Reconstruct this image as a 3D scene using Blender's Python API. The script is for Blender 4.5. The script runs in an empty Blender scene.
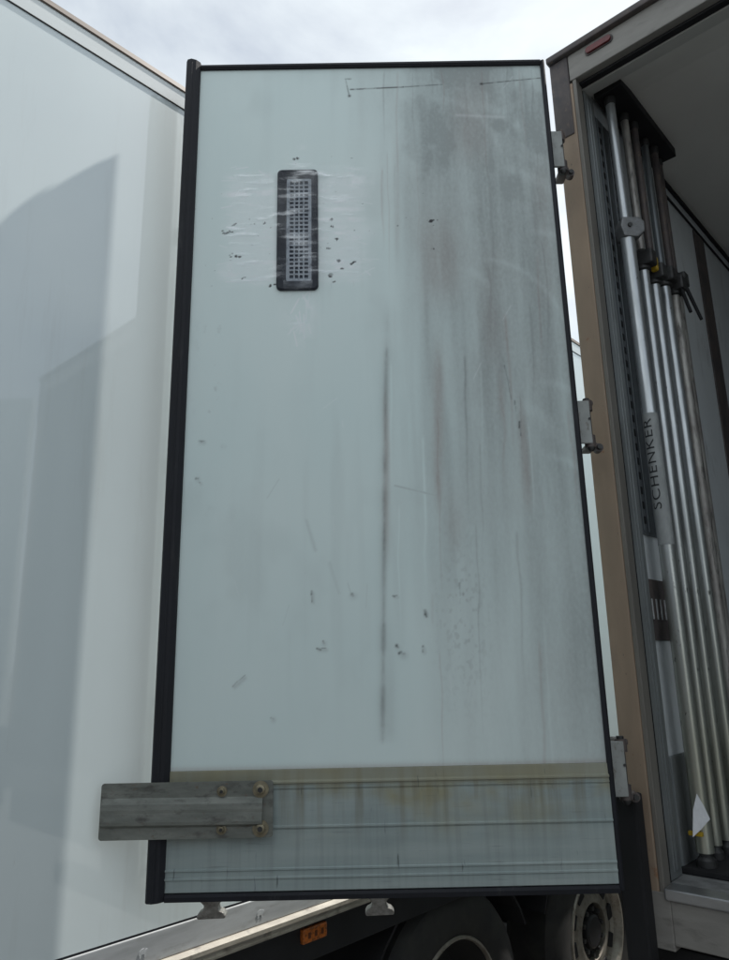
import bpy, bmesh, math, random
import numpy as np
from mathutils import Vector, Matrix
random.seed(7); RNG = np.random.default_rng(7)
scene = bpy.context.scene
COL = scene.collection
rad = math.radians

# ------------------------------------------------------------ camera
ZC = 1.92                                   # eye height: phone held up at arm's length
YAW, PITCH, ROLL = 42.6, 14.2, 1.15
a, p, r = rad(YAW), rad(PITCH), rad(ROLL)
F = Vector((-math.sin(a)*math.cos(p), math.cos(a)*math.cos(p), math.sin(p)))
R0 = Vector((math.cos(a), math.sin(a), 0)); U0 = R0.cross(F)
RT = R0*math.cos(r) - U0*math.sin(r); UP = U0*math.cos(r) + R0*math.sin(r)
cam = bpy.data.cameras.new('camera'); cam_o = bpy.data.objects.new('camera', cam); COL.objects.link(cam_o)
M = Matrix.Identity(4)
for i in range(3):
    M[i][0] = RT[i]; M[i][1] = UP[i]; M[i][2] = -F[i]
M[2][3] = ZC
cam_o.matrix_world = M
cam.sensor_fit = 'HORIZONTAL'; cam.sensor_width = 36.0; cam.lens = 36.0*720/729
cam.clip_start = 0.05; cam.clip_end = 2000
scene.camera = cam_o

# ------------------------------------------------------------ sky, sun, exposure
SUN = Vector((0.130, 0.514, 0.848)).normalized()         # towards the sun
elev = math.asin(SUN.z); azim = math.atan2(SUN.x, SUN.y)
world = bpy.data.worlds.new('World'); scene.world = world; world.use_nodes = True
wn, wl = world.node_tree.nodes, world.node_tree.links
wn.clear()
wo = wn.new('ShaderNodeOutputWorld'); bg = wn.new('ShaderNodeBackground')
sky = wn.new('ShaderNodeTexSky'); sky.sky_type = 'NISHITA'; sky.sun_disc = False
sky.sun_elevation = elev; sky.sun_rotation = azim
sky.air_density = 1.0; sky.dust_density = 2.5; sky.ozone_density = 1.0
tc = wn.new('ShaderNodeTexCoord'); mp = wn.new('ShaderNodeMapping'); mp.inputs['Scale'].default_value = (1, 1, 2.2)
cn = wn.new('ShaderNodeTexNoise'); cn.inputs['Scale'].default_value = 1.7; cn.inputs['Detail'].default_value = 7
cn.inputs['Roughness'].default_value = 0.55; cn.inputs['Distortion'].default_value = 0.3
cr = wn.new('ShaderNodeValToRGB')
cr.color_ramp.elements[0].position = 0.36; cr.color_ramp.elements[0].color = (0.30, 0.30, 0.30, 1)
cr.color_ramp.elements[1].position = 0.60; cr.color_ramp.elements[1].color = (1, 1, 1, 1)
mix = wn.new('ShaderNodeMix'); mix.data_type = 'RGBA'
mix.inputs[7].default_value = (9.2, 9.9, 10.2, 1)      # thin bright cloud layer
wl.new(tc.outputs['Generated'], mp.inputs['Vector']); wl.new(mp.outputs[0], cn.inputs['Vector'])
wl.new(cn.outputs['Fac'], cr.inputs[0]); wl.new(cr.outputs[0], mix.inputs[0])
wl.new(sky.outputs[0], mix.inputs[6]); wl.new(mix.outputs[2], bg.inputs['Color'])
bg.inputs['Strength'].default_value = 0.10
wl.new(bg.outputs[0], wo.inputs[0])
sun = bpy.data.lights.new('sun', 'SUN'); sun.energy = 5.0; sun.angle = rad(1.0); sun.color = (1, 0.965, 0.91)
sun_o = bpy.data.objects.new('sun', sun); COL.objects.link(sun_o)
sun_o.location = (0, 0, 12); sun_o.rotation_euler = (-SUN).to_track_quat('-Z', 'Y').to_euler()
scene.view_settings.view_transform = 'Standard'; scene.view_settings.look = 'None'
scene.view_settings.gamma = 1.0; scene.view_settings.exposure = 0.14
scene.render.engine = 'CYCLES'
scene.render.resolution_x, scene.render.resolution_y = 778, 1024

# ------------------------------------------------------------ helpers
def obj(name, bm, mat, parent=None, smooth=False, label=None, kind=None):
    me = bpy.data.meshes.new(name)
    bm.normal_update(); bm.to_mesh(me); bm.free()
    if mat: me.materials.append(mat)
    if smooth:
        me.shade_smooth()
        try: me.set_sharp_from_angle(angle=rad(35))
        except Exception: pass
    o = bpy.data.objects.new(name, me); COL.objects.link(o)
    if parent: o.parent = parent
    if label: o['label'] = label
    if kind: o['kind'] = kind
    return o
def empty(name, loc=(0, 0, 0), rz=0, parent=None):
    o = bpy.data.objects.new(name, None); COL.objects.link(o)
    o.location = loc; o.rotation_euler = (0, 0, rz); o.empty_display_size = 0.2
    if parent: o.parent = parent
    return o
def tag(o, label, cat=None, group=None, kind=None):
    o['label'] = label
    if cat: o['category'] = cat
    if group: o['group'] = group
    if kind: o['kind'] = kind
    return o
def bevel(bm, w, seg=2, geom=None):
    bmesh.ops.bevel(bm, geom=list(geom if geom is not None else bm.edges), offset=w, segments=seg, affect='EDGES', profile=0.6)
def bx(x0, x1, y0, y1, z0, z1, bev=0.0, seg=2, bm=None):
    own = bmesh.new()
    bmesh.ops.create_cube(own, size=1)
    for v in own.verts:
        v.co = Vector((x0+(x1-x0)*(v.co.x+.5), y0+(y1-y0)*(v.co.y+.5), z0+(z1-z0)*(v.co.z+.5)))
    if bev: bevel(own, bev, seg)
    if bm is None: return own
    me = bpy.data.meshes.new('t'); own.to_mesh(me); own.free(); bm.from_mesh(me); bpy.data.meshes.remove(me)
    return bm
def add(bm, other):
    me = bpy.data.meshes.new('t'); other.to_mesh(me); other.free(); bm.from_mesh(me); bpy.data.meshes.remove(me); return bm
def tube(p0, p1, r0, r1=None, seg=20, cap=True):
    r1 = r0 if r1 is None else r1
    p0, p1 = Vector(p0), Vector(p1); d = p1-p0
    bm = bmesh.new()
    bmesh.ops.create_cone(bm, cap_ends=cap, segments=seg, radius1=r0, radius2=r1, depth=d.length)
    q = d.to_track_quat('Z', 'Y').to_matrix().to_4x4()
    bmesh.ops.transform(bm, matrix=Matrix.Translation((p0+p1)/2) @ q, verts=bm.verts)
    return bm
def lathe(profile, seg=40, axis='X', cap=True, loop=False):
    """profile: list of (along axis, radius)"""
    bm = bmesh.new(); rings = []
    for (t, rr) in profile:
        ring = []
        for k in range(seg):
            an = 2*math.pi*k/seg
            c, s_ = rr*math.cos(an), rr*math.sin(an)
            co = (t, c, s_) if axis == 'X' else ((c, s_, t) if axis == 'Z' else (c, t, s_))
            ring.append(bm.verts.new(co))
        rings.append(ring)
    for i in range(len(rings)-1):
        for k in range(seg):
            bm.faces.new((rings[i][k], rings[i][(k+1) % seg], rings[i+1][(k+1) % seg], rings[i+1][k]))
    if loop:
        for k in range(seg): bm.faces.new((rings[-1][k], rings[-1][(k+1) % seg], rings[0][(k+1) % seg], rings[0][k]))
    for rg in ((rings[0], rings[-1]) if cap and not loop else ()):
        try: bm.faces.new(rg)
        except Exception: pass
    bmesh.ops.recalc_face_normals(bm, faces=bm.faces)
    return bm
def prism(pts, h0, h1, plane='xz'):
    """closed outline extruded along the remaining axis"""
    bm = bmesh.new()
    def P(q, h):
        if plane == 'xz': return (q[0], h, q[1])
        if plane == 'yz': return (h, q[0], q[1])
        return (q[0], q[1], h)
    A = [bm.verts.new(P(q, h0)) for q in pts]; B = [bm.verts.new(P(q, h1)) for q in pts]
    n = len(pts)
    bm.faces.new(A); bm.faces.new(B[::-1])
    for i in range(n): bm.faces.new((A[i], B[i], B[(i+1) % n], A[(i+1) % n]))
    bmesh.ops.recalc_face_normals(bm, faces=bm.faces)
    return bm
def rrect(x0, x1, z0, z1, rr, seg=6):
    pts = []
    for (cx, cz, a0) in ((x1-rr, z1-rr, 0), (x0+rr, z1-rr, 90), (x0+rr, z0+rr, 180), (x1-rr, z0+rr, 270)):
        for k in range(seg+1):
            an = rad(a0+90*k/seg); pts.append((cx+rr*math.cos(an), cz+rr*math.sin(an)))
    return pts

# ------------------------------------------------------------ materials
def mat(name, col, rough=0.5, metal=0.0, var=0.0, vscale=(8, 8, 8), bump=0.0, bscale=60, spec=0.5, coat=0.0, col2=None, detail=6, coat_ior=1.5, coat_r=0.05, rvar=0.0, stain=None, zcol=None):
    m = bpy.data.materials.new(name); m.use_nodes = True
    nt = m.node_tree; N, L = nt.nodes, nt.links
    b = N['Principled BSDF']
    b.inputs['Roughness'].default_value = rough; b.inputs['Metallic'].default_value = metal
    b.inputs['Specular IOR Level'].default_value = spec
    b.inputs['Coat Weight'].default_value = coat; b.inputs['Coat Roughness'].default_value = coat_r; b.inputs['Coat IOR'].default_value = coat_ior
    b.inputs['Base Color'].default_value = (*col, 1)
    t = N.new('ShaderNodeTexCoord')
    if var or col2:
        mpn = N.new('ShaderNodeMapping'); mpn.inputs['Scale'].default_value = vscale
        n = N.new('ShaderNodeTexNoise'); n.inputs['Scale'].default_value = 1; n.inputs['Detail'].default_value = detail; n.inputs['Roughness'].default_value = 0.62
        L.new(t.outputs['Object'], mpn.inputs[0]); L.new(mpn.outputs[0], n.inputs['Vector'])
        rp = N.new('ShaderNodeValToRGB'); rp.color_ramp.elements[0].position = 0.32; rp.color_ramp.elements[1].position = 0.68
        c2 = col2 if col2 else tuple(c*(1-var) for c in col)
        rp.color_ramp.elements[0].color = (*c2, 1); rp.color_ramp.elements[1].color = (*col, 1)
        L.new(n.outputs['Fac'], rp.inputs[0]); L.new(rp.outputs[0], b.inputs['Base Color'])
        if rvar:
            mr = N.new('ShaderNodeMapRange'); mr.inputs[3].default_value = rough+rvar; mr.inputs[4].default_value = rough-rvar
            L.new(n.outputs['Fac'], mr.inputs[0]); L.new(mr.outputs[0], b.inputs['Roughness'])
    def top_mix(fac_socket, c):
        m_ = N.new('ShaderNodeMix'); m_.data_type = 'RGBA'
        src = b.inputs['Base Color'].links[0].from_socket if b.inputs['Base Color'].is_linked else None
        if src: L.new(src, m_.inputs[6])
        else: m_.inputs[6].default_value = (*col, 1)
        m_.inputs[7].default_value = (*c, 1); L.new(fac_socket, m_.inputs[0]); L.new(m_.outputs[2], b.inputs['Base Color'])
    if zcol:                                  # paint that changes up the length of the piece
        sx = N.new('ShaderNodeSeparateXYZ'); L.new(t.outputs['Object'], sx.inputs[0])
        mr = N.new('ShaderNodeMapRange')
        for i_, v_ in enumerate((zcol[1], zcol[2], zcol[3], 0.0)): mr.inputs[i_+1].default_value = v_
        L.new(sx.outputs[2], mr.inputs[0]); top_mix(mr.outputs[0], zcol[0])
    for st in (stain or ()):                  # (colour, mapping scale, from, to, amount)
        ms = N.new('ShaderNodeMapping'); ms.inputs['Scale'].default_value = st[1]; ms.inputs['Location'].default_value = (3.1, 1.7, 0.4)
        ns = N.new('ShaderNodeTexNoise'); ns.inputs['Scale'].default_value = 1; ns.inputs['Detail'].default_value = 7; ns.inputs['Roughness'].default_value = 0.65
        L.new(t.outputs['Object'], ms.inputs[0]); L.new(ms.outputs[0], ns.inputs['Vector'])
        mr = N.new('ShaderNodeMapRange')
        for i_, v_ in enumerate((st[2], st[3], 0.0, st[4])): mr.inputs[i_+1].default_value = v_
        L.new(ns.outputs['Fac'], mr.inputs[0]); top_mix(mr.outputs[0], st[0])
    if bump:
        n2 = N.new('ShaderNodeTexNoise'); n2.inputs['Scale'].default_value = bscale; n2.inputs['Detail'].default_value = 4
        bp = N.new('ShaderNodeBump'); bp.inputs['Strength'].default_value = bump; bp.inputs['Distance'].default_value = 0.002
        L.new(t.outputs['Object'], n2.inputs['Vector']); L.new(n2.outputs['Fac'], bp.inputs['Height']); L.new(bp.outputs[0], b.inputs['Normal'])
    return m
MT = {}
MT['asphalt'] = mat('asphalt', (0.14, 0.138, 0.132), 0.9, var=0.4, vscale=(5, 5, 5), bump=0.8, bscale=120)
MT['rubber'] = mat('black_rubber', (0.010, 0.011, 0.017), 0.72, var=0.4, vscale=(9, 9, 3), bump=0.25, bscale=90, stain=[((0.07, 0.07, 0.07), (30, 30, 4), 0.60, 0.80, 0.5)])
MT['rubber_flat'] = mat('dull_rubber', (0.012, 0.012, 0.014), 0.8, var=0.4, vscale=(12, 12, 5))
MT['tyre'] = mat('tyre_rubber', (0.018, 0.018, 0.019), 0.75, col2=(0.035, 0.033, 0.03), vscale=(10, 10, 10))
MT['chassis'] = mat('chassis_paint', (0.015, 0.015, 0.017), 0.6, var=0.4)
MT['wall'] = mat('gelcoat_wall', (0.67, 0.75, 0.76), 0.35, spec=0.6, var=0.06, vscale=(1.2, 1.2, 0.8), coat=1.0, coat_ior=1.75, coat_r=0.03, bump=0.35, bscale=1.6, stain=[((0.42, 0.43, 0.40), (9, 9, 0.7), 0.56, 0.80, 0.35), ((0.30, 0.30, 0.28), (60, 60, 14), 0.70, 0.78, 0.35)])
MT['alu'] = mat('aluminium', (0.55, 0.56, 0.57), 0.35, metal=0.9, var=0.25, vscale=(6, 3, 30))
MT['alu_rail'] = mat('aluminium_rail', (0.56, 0.58, 0.59), 0.5, metal=0.35, var=0.3, vscale=(10, 3, 20), stain=[((0.20, 0.19, 0.17), (20, 9, 30), 0.55, 0.75, 0.6)])
MT['cream_rail'] = mat('cream_rail', (0.40, 0.37, 0.31), 0.6, vscale=(20, 7, 40), col2=(0.20, 0.18, 0.15), stain=[((0.08, 0.07, 0.06), (20, 22, 30), 0.55, 0.72, 0.7)])
MT['white_rail'] = mat('white_rail', (0.72, 0.76, 0.76), 0.35, var=0.12, vscale=(4, 1.0, 12), coat=0.5)
MT['brown_edge'] = mat('brown_edge', (0.22, 0.17, 0.14), 0.6, var=0.4, vscale=(5, 3, 20))
MT['plate'] = mat('worn_plate', (0.24, 0.25, 0.225), 0.55, metal=0.25, col2=(0.13, 0.14, 0.125), vscale=(7, 20, 30), bump=0.35, bscale=70, rvar=0.15, stain=[((0.07, 0.065, 0.06), (16, 40, 40), 0.54, 0.68, 0.75), ((0.15, 0.10, 0.07), (40, 40, 70), 0.60, 0.70, 0.7)])
MT['bolt'] = mat('zinc_bolt', (0.33, 0.29, 0.20), 0.45, metal=0.6, var=0.5, vscale=(60, 60, 60))
MT['post'] = mat('post_beige', (0.36, 0.265, 0.19), 0.5, col2=(0.27, 0.205, 0.15), vscale=(9, 9, 2.2), bump=0.15, bscale=30, stain=[((0.16, 0.13, 0.115), (9, 9, 4), 0.55, 0.78, 0.7), ((0.24, 0.10, 0.035), (20, 20, 16), 0.64, 0.72, 0.8), ((0.07, 0.06, 0.055), (70, 70, 40), 0.66, 0.72, 0.7)])
MT['post_grey'] = mat('post_grey', (0.23, 0.215, 0.19), 0.45, metal=0.2, col2=(0.15, 0.14, 0.125), vscale=(14, 14, 1.6))
MT['header'] = mat('header_paint', (0.30, 0.285, 0.26), 0.5, col2=(0.20, 0.19, 0.175), vscale=(3, 9, 12), stain=[((0.10, 0.09, 0.085), (9, 30, 30), 0.55, 0.75, 0.7)])
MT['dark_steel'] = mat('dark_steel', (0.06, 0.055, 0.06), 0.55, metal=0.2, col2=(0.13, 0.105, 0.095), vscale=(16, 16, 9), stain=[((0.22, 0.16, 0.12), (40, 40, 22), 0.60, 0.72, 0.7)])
MT['jamb'] = mat('jamb_steel', (0.30, 0.32, 0.325), 0.38, metal=0.5, var=0.3, vscale=(20, 20, 1.5))
MT['liner'] = mat('inner_liner', (0.66, 0.70, 0.72), 0.4, var=0.2, vscale=(2, 2, 1.2), stain=[((0.22, 0.22, 0.21), (12, 12, 3), 0.55, 0.75, 0.5)])
MT['ceiling'] = mat('ceiling_liner', (0.76, 0.75, 0.71), 0.5, var=0.1, vscale=(2, 2, 2))
MT['floor'] = mat('load_floor', (0.26, 0.265, 0.265), 0.6, var=0.5, vscale=(20, 20, 20), bump=0.5, bscale=150)
MT['track'] = mat('lashing_track', (0.22, 0.24, 0.255), 0.4, metal=0.7, var=0.3, vscale=(20, 20, 3))
MT['slot'] = mat('slot_black', (0.01, 0.01, 0.012), 0.7)
MT['bar'] = mat('bar_galvanised', (0.60, 0.63, 0.65), 0.32, metal=0.8, col2=(0.40, 0.42, 0.43), vscale=(30, 30, 4), rvar=0.12, zcol=((0.36, 0.35, 0.20), 0.25, 1.35, 0.5), stain=[((0.05, 0.05, 0.05), (90, 90, 30), 0.63, 0.70, 0.8)])
MT['bar_worn'] = mat('bar_worn', (0.46, 0.45, 0.42), 0.45, metal=0.5, col2=(0.22, 0.20, 0.19), vscale=(34, 34, 9), stain=[((0.03, 0.028, 0.03), (70, 70, 9), 0.53, 0.66, 0.85)])
MT['bar_yellow'] = mat('bar_dull', (0.50, 0.50, 0.36), 0.42, metal=0.5, col2=(0.38, 0.38, 0.30), vscale=(25, 25, 3))
MT['band'] = mat('bar_band', (0.34, 0.36, 0.36), 0.55, var=0.25, vscale=(40, 40, 20))
MT['ink'] = mat('stencil_ink', (0.03, 0.032, 0.035), 0.7)
MT['iron'] = mat('cast_iron', (0.07, 0.07, 0.07), 0.55, metal=0.5, var=0.4, vscale=(50, 50, 50), bump=0.3, bscale=120)
MT['clamp'] = mat('clamp_alu', (0.25, 0.255, 0.26), 0.55, metal=0.5, var=0.35, vscale=(50, 50, 50), bump=0.4, bscale=150)
MT['yellow'] = mat('yellow_plastic', (0.55, 0.36, 0.02), 0.5, var=0.4, vscale=(40, 40, 40))
MT['paper'] = mat('white_paper', (0.75, 0.76, 0.78), 0.7, var=0.12, vscale=(50, 50, 50))
MT['hinge'] = mat('hinge_steel', (0.36, 0.375, 0.365), 0.55, metal=0.15, col2=(0.25, 0.26, 0.25), vscale=(25, 25, 14), stain=[((0.12, 0.09, 0.07), (60, 60, 30), 0.56, 0.70, 0.8)])
MT['red_lens'] = mat('red_lens', (0.16, 0.018, 0.018), 0.3, spec=0.5, coat=0.3, var=0.5, vscale=(40, 40, 40))
MT['amber_lens'] = mat('amber_lens', (0.62, 0.17, 0.03), 0.3, coat=0.4, var=0.4, vscale=(80, 120, 120), stain=[((0.10, 0.045, 0.02), (90, 60, 90), 0.50, 0.62, 0.9)])
MT['amber_dark'] = mat('amber_dark', (0.10, 0.03, 0.01), 0.4)
MT['rim'] = mat('rim_cream', (0.40, 0.37, 0.32), 0.42, metal=0.4, col2=(0.24, 0.215, 0.18), vscale=(16, 16, 16), stain=[((0.12, 0.10, 0.08), (30, 30, 30), 0.55, 0.70, 0.7)])
MT['vent'] = mat('vent_frame', (0.014, 0.019, 0.032), 0.65, var=0.4, vscale=(40, 40, 14), bump=0.4, bscale=160, stain=[((0.16, 0.18, 0.20), (70, 70, 30), 0.60, 0.78, 0.55)])
MT['grille'] = mat('vent_grille', (0.33, 0.37, 0.42), 0.5, metal=0.1, var=0.3, vscale=(30, 30, 14), stain=[((0.08, 0.09, 0.11), (60, 60, 40), 0.52, 0.70, 0.8)])
MT['vent_dark'] = mat('vent_dark', (0.03, 0.045, 0.075), 0.6)
MT['white_mark'] = mat('white_mark', (0.5, 0.52, 0.53), 0.5, var=0.3, vscale=(90, 90, 90))
MT['cam'] = mat('cam_metal', (0.40, 0.40, 0.38), 0.4, metal=0.7, col2=(0.14, 0.13, 0.12), vscale=(40, 40, 60))
MT['nut'] = mat('nut_black', (0.02, 0.02, 0.02), 0.6)

# ------------------------------------------------------------ ground
g = bmesh.new(); bmesh.ops.create_grid(g, x_segments=2, y_segments=2, size=400)
ground = obj('ground', g, MT['asphalt']); tag(ground, 'dark asphalt yard under the parked trucks', kind='structure')

# ------------------------------------------------------------ neighbouring trailer (white wall)
XB = -2.00
BY0, BY1 = -0.6, 13.0
ZB0 = ZC-0.718                    # bottom of the wall panel
ZBT = ZC+2.10                    # top
BW = 2.55
tb = empty('white_trailer', (XB-BW/2, 3.0, 0))
tag(tb, 'long white box trailer with glossy side wall, grey bottom rail and amber side lamp', 'trailer')
def relB(o):  # geometry was written in world coordinates
    o.location = (-tb.location[0], -tb.location[1], 0); o.parent = tb; return o
def B(name, bm, m, **k): return relB(obj(name, bm, m, **k))
wb = bx(XB-0.06, XB, BY0, BY1, ZB0, ZBT-0.099)
B('side_wall', wb, MT['wall'], label='glossy white side wall')
B('side_wall', bx(XB-BW, XB-BW+0.06, BY0, BY1, ZB0, ZBT-0.099), MT['wall'])
B('front_wall', bx(XB-BW+0.062, XB-0.062, BY1-0.06, BY1, ZB0, ZBT-0.099), MT['wall'])
B('rear_door', bx(XB-BW/2+0.004, XB-0.062, BY0, BY0+0.08, ZB0, ZBT-0.099), MT['wall'])
B('rear_door', bx(XB-BW+0.062, XB-BW/2-0.004, BY0, BY0+0.08, ZB0, ZBT-0.099), MT['wall'])
rp = [(XB-0.07, ZBT-0.0955), (XB+0.003, ZBT-0.0955), (XB+0.003, ZBT-0.035), (XB-0.002, ZBT-0.01), (XB-0.014, ZBT), (XB-0.07, ZBT)]
def railprism(pts): return prism(pts, BY0-0.004, BY1+0.004, 'xz')
B('roof_rail', railprism(rp), MT['white_rail'])
B('roof_edge_trim', railprism([(XB+0.0033, ZBT-0.026), (XB+0.007, ZBT-0.022), (XB+0.002, ZBT+0.001), (XB-0.008, ZBT+0.003)]), MT['brown_edge'])
B('rail_seam', bx(XB-0.05, XB+0.004, BY0+.01, BY1-.01, ZBT-0.0988, ZBT-0.0958), MT['rubber'])
B('roof', bx(XB-BW, XB-0.072, BY0, BY1, ZBT-0.07, ZBT-0.005), MT['white_rail'])
# bottom rail: grey strip, cream lip, dark rave
B('rail_seam', bx(XB-0.05, XB-0.002, BY0+.01, BY1-.01, ZB0-0.006, ZB0-0.0005), MT['rubber'])
B('bottom_rail', bx(XB-0.07, XB+0.004, BY0, BY1, ZB0-0.082, ZB0-0.0065, 0.003), MT['alu_rail'], label='grey aluminium bottom rail')
lip = [(XB-0.07, ZB0-0.083), (XB+0.008, ZB0-0.083), (XB+0.022, ZB0-0.092), (XB+0.022, ZB0-0.104), (XB+0.012, ZB0-0.108), (XB+0.012, ZB0-0.116), (XB+0.018, ZB0-0.120), (XB+0.016, ZB0-0.128), (XB-0.07, ZB0-0.128)]
B('rail_lip', railprism(lip), MT['cream_rail'], label='cream coloured lower lip of the rail')
B('side_rave', bx(XB-0.09, XB-0.03, BY0+0.02, BY1-0.02, ZB0-0.26, ZB0-0.129, 0.004), MT['chassis'])
B('floor_pan', bx(XB-BW+0.07, XB-0.095, BY0, BY1, ZB0-0.18, ZB0-0.13), MT['chassis'])
for yy in (1.225, 1.64):                    # white animal marks on the rail
    s = 0.00068
    sil = [(0, 14), (4, 26), (14, 33), (26, 33), (34, 28), (40, 30), (44, 24), (40, 16), (34, 14), (33, 0), (27, 0), (26, 12), (14, 12), (11, 0), (5, 0), (6, 10)]
    B('rail_mark', prism([(yy+(q[0]-22)*s, ZB0-0.062+q[1]*s) for q in sil], XB+0.0045, XB+0.0058, 'yz'), MT['white_mark'], label='small white animal mark on the grey rail')
lamp = B('side_lamp', bx(XB-0.031, XB-0.012, 1.84, 1.952, ZB0-0.196, ZB0-0.150, 0.005), MT['amber_lens'], label='amber side marker lamp')
for k in range(3):
    c = bx(XB-0.013, XB-0.0105, 1.862+k*0.030, 1.874+k*0.030, ZB0-0.182, ZB0-0.164, 0.001)
    q = obj('lens_insert', c, MT['amber_dark']); q.location = lamp.location*0; q.parent = lamp

def wheel_meshes():
    R = 0.49
    ty = lathe([(-0.14, 0.30), (-0.155, 0.34), (-0.15, 0.42), (-0.135, 0.465), (-0.10, R), (0.10, R), (0.135, 0.465), (0.15, 0.42), (0.155, 0.34), (0.14, 0.30), (0.10, 0.285), (-0.10, 0.285)], 48, loop=True)
    # groove ribs on sidewall are carried by shading; rim is a deep dish
    rim = lathe([(0.138, 0.302), (0.150, 0.296), (0.150, 0.286), (0.134, 0.276), (0.105, 0.268), (0.092, 0.252), (0.106, 0.205), (0.120, 0.160), (0.120, 0.138), (0.060, 0.132), (0.05, 0.132), (0.05, 0.24), (0.09, 0.283)], 48, loop=True)
    holes = []
    return ty, rim
def add_wheel(parent, world, inv=1, dark=False):
    base = parent.location
    w = empty('wheel', (world[0]-base[0], world[1]-base[1], world[2]), 0 if inv > 0 else math.pi, parent)
    ty, rim = wheel_meshes()
    obj('tyre', ty, MT['tyre'], w, True)
    if dark:                                  # deep-dished wheel with a black disc and a bare flange
        rim.free()
        obj('rim', lathe([(0.138, 0.302), (0.150, 0.297), (0.150, 0.289), (0.134, 0.284), (0.120, 0.288)], 48, loop=True), MT['rim'], w, True)
        obj('wheel_disc', lathe([(0.132, 0.283), (0.020, 0.262), (-0.030, 0.235), (-0.020, 0.140), (0.0, 0.130), (-0.05, 0.130), (-0.05, 0.25), (0.0, 0.283)], 48, loop=True), MT['nut'], w, True)
        obj('hub', lathe([(-0.04, 0.129), (0.01, 0.125), (0.03, 0.09), (0.06, 0.085), (0.07, 0.07), (0.072, 0.001)], 28), MT['chassis'], w, True)
        return w
    obj('rim', rim, MT['rim'], w, True)
    hub = lathe([(0.02, 0.131), (0.088, 0.131), (0.092, 0.085), (0.118, 0.080), (0.126, 0.070), (0.128, 0.001)], 28)
    obj('hub', hub, MT['chassis'], w, True)
    for k in range(10):
        an = 2*math.pi*k/10+0.2
        c, s_ = math.cos(an), math.sin(an)
        h = bx(0.080, 0.113, -0.036, 0.036, -0.027, 0.027, 0.006)
        bmesh.ops.transform(h, matrix=Matrix.Translation((0.002, 0.217*c, 0.217*s_)) @ Matrix.Rotation(an-math.pi/2, 4, 'X'), verts=h.verts)
        obj('hand_hole', h, MT['slot'], w)
        n_ = tube((0.085, 0.108*c, 0.108*s_), (0.120, 0.108*c, 0.108*s_), 0.015, 0.012, 6)
        obj('wheel_nut', n_, MT['iron'], w)
    return w
for yy in (2.74, 4.02, 5.30):
    add_wheel(tb, (XB-0.20, yy, 0.49), 1, yy < 3); add_wheel(tb, (XB-BW+0.20, yy, 0.49), -1)
    B('axle', tube((XB-BW+0.3, yy, 0.49), (XB-0.3, yy, 0.49), 0.065, None, 14), MT['chassis'])
for xx in (XB-0.78, XB-BW+0.72):
    B('chassis_beam', bx(xx, xx+0.08, BY0+0.1, BY1-0.3, 0.78, ZB0-0.181), MT['chassis'])
    for yy in (2.74, 4.02, 5.30):
        B('suspension_arm', bx(xx-0.02, xx+0.1, yy-0.35, yy+0.25, 0.45, 0.79, 0.03), MT['chassis'])
for k in range(12):
    y_ = BY0+0.3+k*1.1
    B('cross_member', bx(XB-BW+0.08, XB-0.1, y_, y_+0.06, ZB0-0.30, ZB0-0.182), MT['chassis'])
for yy in (2.74, 4.02, 5.30):              # plain black arched mudguards
    pts = []
    for k in range(15):
        an = rad(22+k*136/14); pts.append((yy+0.60*math.cos(an), 0.50+0.565*math.sin(an)))
    for k in range(14, -1, -1):
        an = rad(22+k*136/14); pts.append((yy+0.588*math.cos(an), 0.50+0.553*math.sin(an)))
    B('mudguard', prism(pts, XB-0.40, XB-0.05, 'yz'), MT['rubber_flat'])
for xx in (XB-0.45, XB-BW+0.33):
    B('landing_leg', bx(xx, xx+0.12, BY1-2.6, BY1-2.48, 0.03, ZB0-0.14, 0.01), MT['chassis'])
    B('landing_foot', bx(xx-0.06, xx+0.18, BY1-2.7, BY1-2.38, 0.0, 0.031, 0.005), MT['chassis'])

# ------------------------------------------------------------ open truck body on the right
YA = 2.216
XA0, XA1 = -1.019, 1.531
YA1 = YA+8.4
ZT = ZC+2.25; ZHEAD = ZC+2.11; ZFL = ZC-0.632; ZSB = ZC-0.76
ta = empty('box_truck', ((XA0+XA1)/2, YA+4, 0))
tag(ta, 'insulated box truck with its rear open and a grimy white door swung out', 'truck')
def A(name, bm, m, parent=None, **k):
    o = obj(name, bm, m, **k)
    o.location = (-ta.location[0], -ta.location[1], 0); o.parent = ta; return o
XL = -0.945                    # inner face of the left wall
A('side_wall', bx(XA0+0.004, XL, YA+0.146, YA1-0.061, ZSB+0.02, ZT-0.055), MT['wall'])
A('side_wall', bx(XA1-0.074, XA1-0.004, YA+0.146, YA1-0.061, ZSB+0.02, ZT-0.055), MT['wall'])
A('front_wall', bx(XA0+0.004, XA1-0.004, YA1-0.06, YA1, ZSB+0.02, ZT-0.055), MT['liner'])
# thin inner liner sheets
A('inner_liner', bx(XL+0.0005, XL+0.005, YA+0.150, YA1-0.07, ZFL, ZC+2.165), MT['liner'], label='grey inner wall liner')
A('inner_liner', bx(XA1-0.0795, XA1-0.0745, YA+0.150, YA1-0.07, ZFL, ZC+2.165), MT['liner'])
A('ceiling', bx(XL, XA1-0.075, YA+0.10, YA1-0.062, ZC+2.168, ZC+2.2), MT['ceiling'], label='dull grey ceiling of the load space')
A('roof', bx(XA0+0.002, XA1-0.002, YA+0.08, YA1, ZT-0.048, ZT-0.004, 0.006), MT['white_rail'])
A('load_floor', bx(XL+0.0055, XA1-0.08, YA+0.012, YA1-0.062, ZSB+0.03, ZFL-0.001), MT['floor'], label='dark grey load floor')
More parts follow.
